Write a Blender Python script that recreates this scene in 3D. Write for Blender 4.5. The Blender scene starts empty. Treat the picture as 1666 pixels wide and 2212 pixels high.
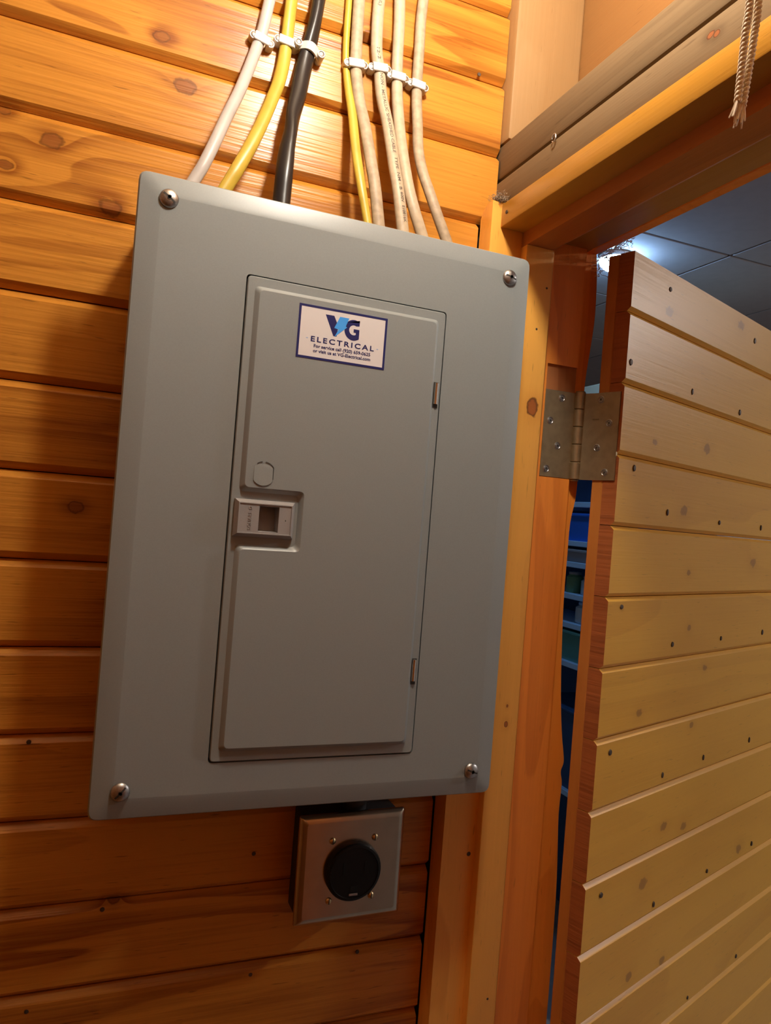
import bpy, bmesh, math, random
from mathutils import Vector, Matrix
random.seed(7)
S = bpy.context.scene
COL = S.collection

# ------------------------------------------------------------------ camera, world, exposure
cam_d = bpy.data.cameras.new('camera')
cam_d.sensor_fit = 'VERTICAL'; cam_d.sensor_height = 24.0
cam_d.lens = 1593.9 / 2212 * 24.0
cam_d.clip_start = 0.02
cam = bpy.data.objects.new('camera', cam_d); COL.objects.link(cam)
R_ = Vector((0.9268, -0.3670, 0.0790)); U_ = Vector((-0.0756, 0.0237, 0.9969)); F_ = Vector((0.3678, 0.9299, 0.0058))
M = Matrix((R_, U_, -F_)).transposed().to_4x4(); M.translation = Vector((-0.0147, -0.6591, 0.2746))
cam.matrix_world = M
S.camera = cam

world = bpy.data.worlds.new('World'); S.world = world; world.use_nodes = True
world.node_tree.nodes['Background'].inputs[0].default_value = (0.02, 0.025, 0.035, 1)
world.node_tree.nodes['Background'].inputs[1].default_value = 0.3
vs = S.view_settings
vs.view_transform = 'Standard'; vs.look = 'None'; vs.gamma = 1.0; vs.use_curve_mapping = False
vs.exposure = 0.0
cy = S.cycles
cy.max_bounces = 7; cy.diffuse_bounces = 5; cy.glossy_bounces = 3; cy.transmission_bounces = 0; cy.caustics_reflective = False; cy.caustics_refractive = False
LAMP_POS = (0.215, -0.297, 0.905); LAMP_COL = (1.0, 0.91, 0.78); LAMP_STRENGTH = 268.0
GLOBE_COL = (0.30, 0.58, 1.0); GLOBE_STRENGTH = 135.0
GLOBE2_COL = (1.0, 0.94, 0.90); GLOBE2_STRENGTH = 900.0

# ------------------------------------------------------------------ node helpers
class V:
    """a scalar socket with arithmetic"""
    def __init__(self, nt, s): self.nt, self.s = nt, s
    def _m(self, op, *a, clamp=False):
        n = self.nt.nodes.new('ShaderNodeMath'); n.operation = op; n.use_clamp = clamp
        for i, x in enumerate((self,) + a):
            if isinstance(x, V): self.nt.links.new(x.s, n.inputs[i])
            else: n.inputs[i].default_value = x
        return V(self.nt, n.outputs[0])
    def __add__(self, o): return self._m('ADD', o)
    def __radd__(self, o): return self._m('ADD', o)
    def __sub__(self, o): return self._m('SUBTRACT', o)
    def __mul__(self, o): return self._m('MULTIPLY', o)
    def __rmul__(self, o): return self._m('MULTIPLY', o)
    def __truediv__(self, o): return self._m('DIVIDE', o)
    def pow(self, o): return self._m('POWER', o)
    def exp(self): return self._m('EXPONENT')
    def fract(self): return self._m('FRACT')
    def sqrt(self): return self._m('SQRT')
    def max(self, o): return self._m('MAXIMUM', o)
    def abs(self): return self._m('ABSOLUTE')
    def clamp(self): return self._m('ADD', 0.0, clamp=True)
    def smooth(self, a, b):
        n = self.nt.nodes.new('ShaderNodeMapRange'); n.interpolation_type = 'SMOOTHSTEP'
        self.nt.links.new(self.s, n.inputs[0]); n.inputs[1].default_value = a; n.inputs[2].default_value = b
        n.inputs[3].default_value = 0; n.inputs[4].default_value = 1
        return V(self.nt, n.outputs[0])

def combine(nt, x, y, z):
    n = nt.nodes.new('ShaderNodeCombineXYZ')
    for i, v in enumerate((x, y, z)):
        if isinstance(v, V): nt.links.new(v.s, n.inputs[i])
        else: n.inputs[i].default_value = v
    return n.outputs[0]

def noise(nt, vec, scale=1.0, detail=2.0, rough=0.5, dist=0.0):
    n = nt.nodes.new('ShaderNodeTexNoise'); n.noise_dimensions = '3D'
    nt.links.new(vec, n.inputs['Vector']); n.inputs['Scale'].default_value = scale
    n.inputs['Detail'].default_value = detail; n.inputs['Roughness'].default_value = rough
    n.inputs['Distortion'].default_value = dist
    return V(nt, n.outputs[0])

def mixc(nt, f, a, b):
    n = nt.nodes.new('ShaderNodeMix'); n.data_type = 'RGBA'
    if isinstance(f, V): nt.links.new(f.s, n.inputs[0])
    else: n.inputs[0].default_value = f
    for i, c in ((6, a), (7, b)):
        if isinstance(c, tuple): n.inputs[i].default_value = (*c, 1) if len(c) == 3 else c
        else: nt.links.new(c, n.inputs[i])
    return n.outputs[2]

def base_mat(name, rough=0.5, metal=0.0, col=(0.5, 0.5, 0.5), spec=0.5, coat=0.0, coat_rough=0.1):
    m = bpy.data.materials.new(name); m.use_nodes = True
    b = m.node_tree.nodes['Principled BSDF']
    b.inputs['Base Color'].default_value = (*col, 1); b.inputs['Roughness'].default_value = rough
    b.inputs['Metallic'].default_value = metal; b.inputs['Specular IOR Level'].default_value = spec
    b.inputs['Coat Weight'].default_value = coat; b.inputs['Coat Roughness'].default_value = coat_rough
    return m, m.node_tree, b

def bump(nt, b, h, strength=0.3, dist=0.001):
    n = nt.nodes.new('ShaderNodeBump'); n.inputs['Strength'].default_value = strength
    n.inputs['Distance'].default_value = dist
    nt.links.new(h.s, n.inputs['Height']); nt.links.new(n.outputs[0], b.inputs['Normal'])

def wood(name, light, dark, axis='X', knots=(), rough=0.35, ring=0.55, fine=0.35, rings=11.0, space='world',
         across=None, knotcol=(0.20, 0.06, 0.015), coat=0.0, spec=0.5, blotch=0.25, bumpk=0.35, specks=0.5, vary=0.10, axx=1.3, frame=None, kmix=0.8, halo=0.8, kwob=0.9, rimmix=0.75):
    """procedural board: growth rings along one axis, wrapping around listed knots (along, across, radius)"""
    m, nt, b = base_mat(name, rough, spec=spec, coat=coat)
    if space == 'world':
        pos = nt.nodes.new('ShaderNodeNewGeometry').outputs['Position']
    else:
        pos = nt.nodes.new('ShaderNodeTexCoord').outputs['Object']
    sp = nt.nodes.new('ShaderNodeSeparateXYZ'); nt.links.new(pos, sp.inputs[0])
    ax = {c: V(nt, sp.outputs[i]) for i, c in enumerate('XYZ')}
    if frame:                                   # a board frame turned about the vertical (the open door)
        fx, fy, fa = frame
        gx, gy = ax['X'] - fx, ax['Y'] - fy
        ax['X'] = gx * math.cos(fa) + gy * math.sin(fa)
        ax['Y'] = gy * math.cos(fa) - gx * math.sin(fa)
    if across is None: across = 'X' if axis == 'Z' else 'Z'
    dep = [c for c in 'XYZ' if c not in (axis, across)][0]
    a0, c0, d0 = ax[axis], ax[across], ax[dep]
    rnd = V(nt, nt.nodes.new('ShaderNodeObjectInfo').outputs['Random'])
    a = a0 + rnd * 17.0; c = c0 + rnd * 5.3; d = d0 + rnd * 3.1
    f = noise(nt, combine(nt, a * axx, c * 9.0, d * 9.0), 1.0, 2.0, 0.45, 0.3)
    fld = f * rings
    kmask = None
    if knots:
        near = None
        for (ka, kc, kr) in knots:                 # squared distance to the nearest knot, in knot radii
            da = a0._m('MULTIPLY_ADD', 0.72 / kr, -ka * 0.72 / kr); dc = c0._m('MULTIPLY_ADD', 1 / kr, -kc / kr)
            d2 = da._m('MULTIPLY_ADD', da, dc * dc)
            near = d2 if near is None else near._m('MINIMUM', d2)
        fld = fld + (near * -0.22).exp() * halo
        wob = near.sqrt() + (noise(nt, combine(nt, a * 140.0, c * 140.0, d * 20.0), 1.0, 2.0) - 0.5) * kwob
        kmask = wob.smooth(1.25, 0.75)
        rimk = (wob - 1.0).abs().smooth(0.26, 0.02)
    fr = fld.fract()
    rg = fr.smooth(0.25, 0.92) * fr.smooth(1.0, 0.94)
    fn = noise(nt, combine(nt, a * 7.0, c * 260.0, d * 260.0), 1.0, 2.0, 0.6)
    bl = noise(nt, combine(nt, a * 3.5, c * 14.0, d * 14.0), 1.0, 2.0)
    pore = noise(nt, combine(nt, a * 45.0, c * 420.0, d * 420.0), 1.0, 1.0).smooth(0.68, 0.80)
    t = rg * (((rnd * 7.31).fract() * 1.3 + 0.45) * ring) + (fn - 0.5) * fine + (bl - 0.5) * (blotch * 2.0)
    t = t + (rnd - 0.5) * (vary * 2.0)
    if kmask is not None: t = t + (near * -0.16).exp() * 0.45
    colr = mixc(nt, t.clamp(), light, dark)
    colr = mixc(nt, (pore * (0.55 * specks)).clamp(), colr, tuple(x * 0.35 for x in dark))
    if kmask is not None:
        colr = mixc(nt, kmask * kmix, colr, knotcol)
        colr = mixc(nt, rimk * rimmix, colr, tuple(x * 0.25 for x in knotcol))
    nt.links.new(colr, b.inputs['Base Color'])
    h = fn
    bump(nt, b, h, bumpk, 0.0006)
    return m

def flat(name, col, rough=0.5, metal=0.0, spec=0.5, noise_amt=0.0, nscale=300.0, coat=0.0, bumpk=0.0):
    m, nt, b = base_mat(name, rough, metal, col, spec, coat)
    if noise_amt or bumpk:
        pos = nt.nodes.new('ShaderNodeTexCoord').outputs['Object']
        n = noise(nt, pos, nscale, 3.0)
        if noise_amt:
            c = mixc(nt, n.smooth(0.3, 0.75), tuple(min(1, x * (1 + noise_amt)) for x in col), tuple(x * (1 - noise_amt) for x in col))
            nt.links.new(c, b.inputs['Base Color'])
        if bumpk: bump(nt, b, n, bumpk, 0.0004)
    return m

def emit(name, col, strength):
    m = bpy.data.materials.new(name); m.use_nodes = True
    b = m.node_tree.nodes['Principled BSDF']
    b.inputs['Base Color'].default_value = (0.8, 0.8, 0.8, 1)
    b.inputs['Emission Color'].default_value = (*col, 1); b.inputs['Emission Strength'].default_value = strength
    return m

# ------------------------------------------------------------------ materials
WALL_KNOTS = [(0.038, 0.6814, 0.0072), (-0.0761, 0.5978, 0.0068), (-0.0205, 0.5485, 0.0068), (-0.1123, 0.5662, 0.004),
              (-0.117, 0.6155, 0.004), (0.0128, 0.7227, 0.005), (0.0328, -0.1215, 0.004), (0.31, -0.09, 0.006), (0.225, 0.79, 0.006), (-0.03, 0.26, 0.005)]
PINE = wood('amber_varnished_pine', (0.57, 0.240, 0.034), (0.25, 0.072, 0.008), 'X', WALL_KNOTS, rough=0.28, spec=0.36, ring=0.55, fine=1.15, rings=9.0, knotcol=(0.24, 0.075, 0.016), rimmix=0.5, bumpk=0.8, blotch=0.4, specks=0.9)
SHELL = wood('shell_pine', (0.40, 0.18, 0.048), (0.26, 0.09, 0.018), 'X', rough=0.45)
STOPW = wood('honey_pine_stop', (0.92, 0.46, 0.085), (0.72, 0.30, 0.045), 'Z', [(0.4109, 0.4385, 0.0065), (0.0717, 0.4363, 0.0012), (0.051, 0.4365, 0.0022)], rough=0.38, ring=0.4, rings=6.0, knotcol=(0.30, 0.05, 0.01), specks=0.7)
JAMBW = wood('honey_pine_jamb', (0.92, 0.31, 0.042), (0.66, 0.18, 0.020), 'Z', rough=0.36, ring=0.35, rings=10.0, fine=0.5)
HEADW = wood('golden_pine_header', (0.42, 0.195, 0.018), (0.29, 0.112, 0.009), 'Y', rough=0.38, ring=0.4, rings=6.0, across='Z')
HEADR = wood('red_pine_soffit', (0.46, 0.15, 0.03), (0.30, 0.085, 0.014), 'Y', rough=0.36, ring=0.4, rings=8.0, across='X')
GREYW = wood('weathered_framing_lumber', (0.20, 0.132, 0.068), (0.105, 0.065, 0.031), 'Y', [(-0.2200, 0.6584, 0.0026), (-0.2260, 0.6562, 0.0024)], rough=0.8, ring=0.3, fine=0.6, rings=7.0, across='Z', spec=0.2, knotcol=(0.30, 0.09, 0.025))
PALEW = wood('pale_raw_stud', (0.36, 0.213, 0.090), (0.30, 0.160, 0.058), 'Z', rough=0.6, ring=0.3, fine=0.25, rings=6.0, spec=0.3, blotch=0.15)
TANW = wood('tan_sheathing', (0.30, 0.145, 0.046), (0.24, 0.105, 0.030), 'Y', rough=0.6, ring=0.25, fine=0.25, rings=5.0, across='Z', spec=0.3, blotch=0.15)
RAWM = wood('bare_mortise_wood', (0.44, 0.17, 0.06), (0.24, 0.075, 0.022), 'Z', rough=0.8, ring=0.3, rings=8.0, spec=0.2, specks=1.0)
DK = [(0.2136, 0.3975, .006), (0.084, 0.5501, .006), (0.2897, 0.5817, .006), (0.073, 0.3895, .0035), (0.1615, 0.3118, .006), (0.1884, 0.2319, .0035), (0.3954, 0.2479, .006),
      (0.2004, 0.1594, .0035), (0.2571, 0.1018, .004), (0.0854, 0.0607, .0045), (0.2296, 0.0268, .004), (0.1724, -0.0969, .005), (0.2285, -0.1094, .005), (0.1286, -0.1595, .006),
      (0.1085, -0.2677, .005), (0.1942, -0.2781, .005), (0.4236, -0.1878, .006)]

DOOR_X, DOOR_Y, DOOR_A = 0.5386, 0.0285, 0.3629
DOORW = wood('straw_pine_door_board', (0.76, 0.405, 0.052), (0.60, 0.280, 0.030), 'X', DK, rough=0.36, spec=0.4, ring=0.25, fine=0.3, rings=5.0, frame=(DOOR_X, DOOR_Y, DOOR_A), knotcol=(0.26, 0.115, 0.03), kmix=0.6, rimmix=0.1, halo=0.0, kwob=1.6, bumpk=0.25, vary=0.06, blotch=0.3)
DOORB = wood('straw_pine_bevel', (0.66, 0.46, 0.24), (0.50, 0.31, 0.13), 'X', rough=0.55, ring=0.2, fine=0.3, rings=4.0, frame=(DOOR_X, DOOR_Y, DOOR_A))
ENDW = wood('sawn_red_board_end', (0.40, 0.118, 0.030), (0.20, 0.050, 0.012), 'Y', rough=0.6, ring=0.15, fine=1.6, rings=6.0, frame=(DOOR_X, DOOR_Y, DOOR_A), bumpk=1.0, axx=4.0)
STILEW = wood('orange_pine_stile', (0.56, 0.215, 0.045), (0.40, 0.12, 0.02), 'Z', rough=0.36, ring=0.3, rings=6.0)
PAINT = flat('grey_panel_enamel', (0.252, 0.283, 0.292), rough=0.36, noise_amt=0.025, nscale=900, bumpk=0.03)
LATCHM = flat('grey_latch_plastic', (0.30, 0.295, 0.30), rough=0.5, noise_amt=0.05, nscale=2500, bumpk=0.25)
DARK = flat('dark_recess', (0.02, 0.018, 0.016), rough=0.8)
STEEL = flat('zinc_screw_steel', (0.42, 0.41, 0.40), rough=0.38, metal=1.0, noise_amt=0.15, nscale=700)
CHROME = flat('bright_pin_steel', (0.75, 0.74, 0.72), rough=0.15, metal=1.0)
SLOT = flat('screw_slot_shadow', (0.03, 0.028, 0.025), rough=0.6)
PLATE = flat('brushed_stainless', (0.52, 0.43, 0.33), rough=0.25, metal=1.0, noise_amt=0.05, nscale=60)  # warm tint puts the reflection of the pine walls into the steel colour
BRASSS = flat('yellow_zinc_screw', (0.65, 0.50, 0.28), rough=0.3, metal=1.0)
HINGE = flat('dull_brass', (0.40, 0.315, 0.19), rough=0.42, metal=0.85, noise_amt=0.10, nscale=90, bumpk=0.05)
BLACK = flat('black_plastic', (0.006, 0.006, 0.006), rough=0.42, spec=0.25)
BLACKBOX = flat('black_steel_box', (0.018, 0.018, 0.02), rough=0.6)
WHITEP = flat('white_clip_plastic', (0.66, 0.645, 0.615), rough=0.4)
CW = flat('white_cable_sheath', (0.47, 0.44, 0.425), rough=0.38, spec=0.35, noise_amt=0.05, nscale=60)
CY = flat('yellow_cable_sheath', (0.52, 0.365, 0.050), rough=0.36, spec=0.4, noise_amt=0.07, nscale=60)
CK = flat('black_cable_sheath', (0.016, 0.014, 0.015), rough=0.30, spec=0.35, noise_amt=0.1, nscale=60, bumpk=0.1)
CB = flat('dusty_beige_cable_sheath', (0.39, 0.30, 0.205), rough=0.5, spec=0.35, noise_amt=0.16, nscale=140, bumpk=0.15)
CB2 = flat('ivory_cable_sheath', (0.46, 0.365, 0.255), rough=0.45, spec=0.35, noise_amt=0.10, nscale=140, bumpk=0.1)
INK = flat('black_print', (0.07, 0.055, 0.045), rough=0.6)
NAVY = flat('navy_print', (0.012, 0.018, 0.12), rough=0.35)
SKYB = flat('bright_blue_print', (0.06, 0.36, 0.95), rough=0.35)
PALEB = flat('pale_blue_print', (0.35, 0.50, 0.78), rough=0.35)
STICK = flat('sticker_white', (0.72, 0.70, 0.72), rough=0.3)
TWINE = flat('cotton_twine', (0.86, 0.74, 0.58), rough=0.9, noise_amt=0.25, nscale=900)
FRAY = flat('frayed_cotton', (0.80, 0.70, 0.56), rough=0.95)
DUST = flat('grey_dust_fluff', (0.30, 0.23, 0.16), rough=1.0, noise_amt=0.3, nscale=800)
WEB = flat('cobweb_silk', (0.75, 0.78, 0.85), rough=0.6)
NAILM = flat('rusty_nail', (0.10, 0.075, 0.06), rough=0.6, metal=0.6)
TILE = flat('grey_ceiling_tile', (0.46, 0.40, 0.39), rough=0.9, noise_amt=0.03, nscale=30)
GRID = flat('ceiling_joint', (0.30, 0.30, 0.33), rough=0.8)
PLASTER = flat('far_room_plaster', (0.46, 0.42, 0.39), rough=0.9, noise_amt=0.03, nscale=10)
FLOORM = flat('grey_vinyl_floor', (0.30, 0.30, 0.31), rough=0.5, noise_amt=0.1, nscale=20)
SHELFM = flat('pale_shelf_paint', (0.42, 0.66, 0.92), rough=0.5)
CREAM = flat('cream_trim_paint', (0.78, 0.70, 0.50), rough=0.5)
PORC = flat('white_porcelain', (0.8, 0.8, 0.78), rough=0.2)
BULB = emit('lit_bulb', LAMP_COL, LAMP_STRENGTH)
GLOBEM = emit('lit_cool_globe', GLOBE_COL, GLOBE_STRENGTH)
GLOBE2M = emit('lit_warm_globe', GLOBE2_COL, GLOBE2_STRENGTH)

# ------------------------------------------------------------------ geometry helpers
WL = {}                                          # object name -> origin in the frame its coordinates are given in
def empty(name, loc=(0, 0, 0), rotz=0.0, local=False):
    o = bpy.data.objects.new(name, None); COL.objects.link(o); o.empty_display_size = 0.05
    o.location = loc; o.rotation_euler = (0, 0, rotz)
    WL[o.name] = Vector((0, 0, 0)) if local else Vector(loc)
    return o

def finish(bm, name, mats, parent=None, smooth=0.6, recalc=True, sheet=False):
    """bmesh in shared coordinates -> mesh object with its origin at its own centre"""
    if recalc: bmesh.ops.recalc_face_normals(bm, faces=bm.faces)
    me = bpy.data.meshes.new(name); bm.to_mesh(me); bm.free()
    return place(me, name, mats, parent, smooth, sheet)

def place(me, name, mats, parent=None, smooth=0.6, sheet=False):
    co = [v.co for v in me.vertices]
    lo = Vector([min(c[i] for c in co) for i in range(3)]); hi = Vector([max(c[i] for c in co) for i in range(3)])
    ctr = (lo + hi) / 2
    me.transform(Matrix.Translation(-ctr))
    if not isinstance(mats, (list, tuple)): mats = [mats]
    for m in mats: me.materials.append(m)
    for p in me.polygons: p.use_smooth = True
    me.set_sharp_from_angle(angle=smooth)
    if sheet:
        for p in me.polygons:
            if abs(p.normal.y) > 0.9995: p.use_smooth = False
    o = bpy.data.objects.new(name, me); COL.objects.link(o)
    if parent is not None:
        o.parent = parent; o.location = ctr - WL[parent.name]
    else:
        o.location = ctr
    WL[o.name] = ctr
    return o

def tag(o, label=None, cat=None, group=None, kind=None):
    if label: o['label'] = label
    if cat: o['category'] = cat
    if group: o['group'] = group
    if kind: o['kind'] = kind
    return o

def b_box(bm, x0, x1, y0, y1, z0, z1, bev=0.0, seg=1):
    r = bmesh.ops.create_cube(bm, size=1.0)
    vs_ = r['verts']
    for v in vs_:
        v.co = Vector(((x0 + x1) / 2 + v.co.x * (x1 - x0), (y0 + y1) / 2 + v.co.y * (y1 - y0), (z0 + z1) / 2 + v.co.z * (z1 - z0)))
    if bev:
        es = list({e for v in vs_ for e in v.link_edges})
        bmesh.ops.bevel(bm, geom=es, offset=bev, segments=seg, profile=0.5, affect='EDGES')
    return vs_

def box(name, x0, x1, y0, y1, z0, z1, mat, parent=None, bev=0.0, seg=1):
    bm = bmesh.new(); b_box(bm, x0, x1, y0, y1, z0, z1, bev, seg)
    return finish(bm, name, mat, parent)

def b_prism(bm, pts, ext, mi=0):
    """pts: 3D polygon, ext: extrusion vector"""
    a = [bm.verts.new(p) for p in pts]; e = Vector(ext)
    b = [bm.verts.new(Vector(p) + e) for p in pts]
    n = len(pts)
    fs = [bm.faces.new(a), bm.faces.new(list(reversed(b)))]
    for i in range(n): fs.append(bm.faces.new((a[i], b[i], b[(i + 1) % n], a[(i + 1) % n])))
    for f in fs: f.material_index = mi
    return fs

def prism(name, pts, ext, mat, parent=None, smooth=0.6):
    bm = bmesh.new(); b_prism(bm, pts, ext)
    return finish(bm, name, mat, parent, smooth)

def b_lathe(bm, prof, org, axis, n=20):
    """prof: (radius, height) list; revolved about axis through org"""
    ax = Vector(axis).normalized(); t = ax.orthogonal().normalized(); u = ax.cross(t); org = Vector(org)
    rings_ = []
    for r, h in prof:
        if r < 1e-6: rings_.append([bm.verts.new(org + ax * h)])
        else: rings_.append([bm.verts.new(org + ax * h + (t * math.cos(2 * math.pi * k / n) + u * math.sin(2 * math.pi * k / n)) * r) for k in range(n)])
    for A, B in zip(rings_, rings_[1:]):
        for k in range(n):
            k2 = (k + 1) % n
            if len(A) == 1 and len(B) == 1: continue
            if len(A) == 1: bm.faces.new((A[0], B[k], B[k2]))
            elif len(B) == 1: bm.faces.new((A[k], B[0], A[k2]))
            else: bm.faces.new((A[k], B[k], B[k2], A[k2]))
    if len(rings_[0]) > 1: bm.faces.new(rings_[0])
    if len(rings_[-1]) > 1: bm.faces.new(rings_[-1])

def lathe(name, prof, org, axis, mat, parent=None, n=20, smooth=0.6):
    bm = bmesh.new(); b_lathe(bm, prof, org, axis, n); return finish(bm, name, mat, parent, smooth)

def catmull(P, sub=8):
    P = [Vector(p) for p in P]; out = []
    for i in range(len(P) - 1):
        p0 = P[max(i - 1, 0)]; p1 = P[i]; p2 = P[i + 1]; p3 = P[min(i + 2, len(P) - 1)]
        for k in range(sub):
            t = k / sub
            out.append(0.5 * (2 * p1 + (p2 - p0) * t + (2 * p0 - 5 * p1 + 4 * p2 - p3) * t * t + (3 * p1 - p0 - 3 * p2 + p3) * t ** 3))
    out.append(P[-1]); return out

def frames(path, front=(0, -1, 0)):
    fr = []
    for i, p in enumerate(path):
        T = (path[min(i + 1, len(path) - 1)] - path[max(i - 1, 0)]).normalized()
        N = Vector(front); N = (N - T * N.dot(T)).normalized(); fr.append((p, T, N, T.cross(N)))
    return fr

def b_sweep(bm, path, rx, ry, n=12, twist=None, front=(0, -1, 0)):
    fr = frames(path, front); rr = []
    for i, (p, T, N, B) in enumerate(fr):
        a = rx(i / (len(fr) - 1)) if callable(rx) else rx; c = ry(i / (len(fr) - 1)) if callable(ry) else ry
        tw = twist(i / (len(fr) - 1)) if twist else 0.0
        ring_ = []
        for k in range(n):
            th = 2 * math.pi * k / n; x, y = a * math.cos(th), c * math.sin(th)
            x, y = x * math.cos(tw) - y * math.sin(tw), x * math.sin(tw) + y * math.cos(tw)
            ring_.append(bm.verts.new(p + B * x + N * y))
        rr.append(ring_)
    for A, Bq in zip(rr, rr[1:]):
        for k in range(n): bm.faces.new((A[k], A[(k + 1) % n], Bq[(k + 1) % n], Bq[k]))
    bm.faces.new(rr[0]); bm.faces.new(rr[-1])

def sweep(name, path, rx, ry, mat, parent=None, **k):
    bm = bmesh.new(); b_sweep(bm, path, rx, ry, **k); return finish(bm, name, mat, parent, 1.0)

def text_mesh(body, bold=0.0, spacing=1.0, shear=0.0, ext=0.0):
    cu = bpy.data.curves.new('lettering', 'FONT'); cu.body = body; cu.size = 1.0; cu.offset = bold
    cu.space_character = spacing; cu.shear = shear; cu.extrude = ext; cu.resolution_u = 3
    o = bpy.data.objects.new('lettering', cu); COL.objects.link(o)
    dg = bpy.context.evaluated_depsgraph_get(); dg.update()
    me = bpy.data.meshes.new_from_object(o.evaluated_get(dg))
    bpy.data.objects.remove(o); bpy.data.curves.remove(cu)
    xs = [v.co.x for v in me.vertices]; ys = [v.co.y for v in me.vertices]
    return me, min(xs), max(xs), min(ys), max(ys)

def rpoly(pts, rad, n=4):
    """2D polygon with every corner rounded; rad: float or one per corner; constant vertex count"""
    out = []; L = len(pts)
    for i in range(L):
        p = Vector(pts[i]); a = Vector(pts[i - 1]); c = Vector(pts[(i + 1) % L])
        r = rad[i] if isinstance(rad, (list, tuple)) else rad
        u = (a - p).normalized(); w = (c - p).normalized()
        s, e = p + u * r, p + w * r
        for k in range(n + 1):
            t = k / n
            out.append(tuple(s * (1 - t) ** 2 + p * 2 * t * (1 - t) + e * t * t))
    return out

def inset(pts, d):
    """offset of a simple 2D polygon given counter-clockwise: d > 0 shrinks"""
    out = []; L = len(pts)
    for i in range(L):
        p = Vector(pts[i]); a = Vector(pts[i - 1]); c = Vector(pts[(i + 1) % L])
        d1 = (p - a).normalized(); d2 = (c - p).normalized()
        n1 = Vector((-d1.y, d1.x)); n2 = Vector((-d2.y, d2.x))
        k = (n1 + n2); k = k / max(1e-6, k.dot(n1)); out.append(tuple(p + k * d))
    return out

def loop(bm, pts, y): return [bm.verts.new((p[0], y, p[1])) for p in pts]
def bridge(bm, A, B):
    n = len(A)
    for i in range(n): bm.faces.new((A[i], A[(i + 1) % n], B[(i + 1) % n], B[i]))
def ring_edges(bm, A):
    r = []
    for i in range(len(A)):
        e = bm.edges.get((A[i], A[(i + 1) % len(A)])) or bm.edges.new((A[i], A[(i + 1) % len(A)])); r.append(e)
    return r
def rect(x0, x1, z0, z1): return [(x0, z0), (x1, z0), (x1, z1), (x0, z1)]

# ------------------------------------------------------------------ the closet shell
FLOOR_Z, CEIL_Z = -1.42, 1.05
tag(box('floor', -0.90, 0.503, -1.35, 0.16, FLOOR_Z - 0.05, FLOOR_Z, SHELL), 'wooden floor of the small room', kind='structure')
tag(box('floor', 0.5035, 3.90, -1.75, 4.15, FLOOR_Z - 0.05, FLOOR_Z, FLOORM), 'grey floor of the room beyond the doorway', kind='structure')
CEILM = flat('pale_ceiling_board', (0.74, 0.54, 0.33), rough=0.8)
tag(box('ceiling', -0.80, 0.392, -1.30, 0.16, CEIL_Z, CEIL_Z + 0.03, CEILM), 'pale board ceiling of the small room', kind='structure')
tag(box('wall_left', -0.80, -0.75, -1.30, 0.16, FLOOR_Z, CEIL_Z, SHELL), 'pine wall to the left of the panel', kind='structure')
tag(box('wall_front', -0.75, 0.48, -1.30, -1.25, FLOOR_Z, CEIL_Z, SHELL), 'pine wall behind the viewer', kind='structure')

wall_back = tag(box('wall_back', -0.75, 0.395, 0.1195, 0.16, FLOOR_Z, CEIL_Z, DARK), 'wall of amber varnished V-groove pine boards behind the grey panel', kind='structure')
PITCH, SEAM0, YW, BEV = 0.0825, 0.7858, 0.100, 0.0070
def plank_mesh(x0, x1, h, y0=0.0, th=0.0185, bev=BEV, gap=0.0005):
    bm = bmesh.new()
    prof = [(y0 + bev, gap), (y0 + bev * 0.15, bev * 0.85), (y0, bev * 1.05), (y0, h - bev * 1.05), (y0 + bev * 0.15, h - bev * 0.85), (y0 + bev, h - gap), (y0 + th, h - gap), (y0 + th, gap)]
    b_prism(bm, [(x0, y, z) for y, z in prof], (x1 - x0, 0, 0))
    return bm
rp = random.Random(3)
first = {}
for i in range(-3, 27):
    ztop = SEAM0 - PITCH * (i - 1); zbot = SEAM0 - PITCH * i
    if zbot < FLOOR_Z or ztop > CEIL_Z: 
        continue
    long_ = zbot > 0.60
    key = 'long' if long_ else 'short'
    if key not in first:
        first[key] = finish(plank_mesh(-0.748, 0.3925 if long_ else 0.3722, PITCH), 'plank', PINE, wall_back, 0.5)
        o = first[key]
    else:
        o = first[key].copy(); COL.objects.link(o); o.parent = wall_back
    ctr_x = (-0.748 + (0.3925 if long_ else 0.3722)) / 2
    o.location = Vector((ctr_x, YW + 0.00925 + rp.uniform(-0.0006, 0.0006), zbot + PITCH / 2)) - WL[wall_back.name]

RC0 = 1.165
# the right-hand wall: sheathing outside, framing lumber over the doorway
bm = bmesh.new()
b_box(bm, 0.4950, 0.5030, -1.30, 0.118, 0.6350, RC0)
b_box(bm, 0.4950, 0.5030, -1.30, -0.745, FLOOR_Z, 0.6350)
wall_right = tag(finish(bm, 'wall_right', TANW), 'framed wall over and beyond the open doorway', kind='structure')
for k, (z0, z1) in enumerate(((0.7155, 0.9355), (0.9365, 1.16))):
    box('sheathing_board', 0.4828, 0.4948, -1.25, 0.118, z0, z1, TANW, wall_right, 0.001)
box('sheathing_board', 0.4828, 0.4948, -1.25, -0.80, FLOOR_Z, 0.70, TANW, wall_right, 0.001)
box('stud', 0.3930, 0.4825, 0.0830, 0.1175, 0.7160, 1.16, PALEW, wall_right, 0.004, 2)
box('stud', 0.3930, 0.4825, -0.36, -0.322, 0.7160, 1.16, PALEW, wall_right, 0.003, 2)
box('stud', 0.3930, 0.4825, -0.80, -0.762, FLOOR_Z, 1.16, PALEW, wall_right, 0.003, 2)
box('header_beam', 0.3930, 0.4825, -0.76, 0.1175, 0.6355, 0.6712, GREYW, wall_right, 0.0025, 2)
box('header_beam', 0.3945, 0.4825, -0.76, 0.1175, 0.6752, 0.7155, GREYW, wall_right, 0.0030, 2)
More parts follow.
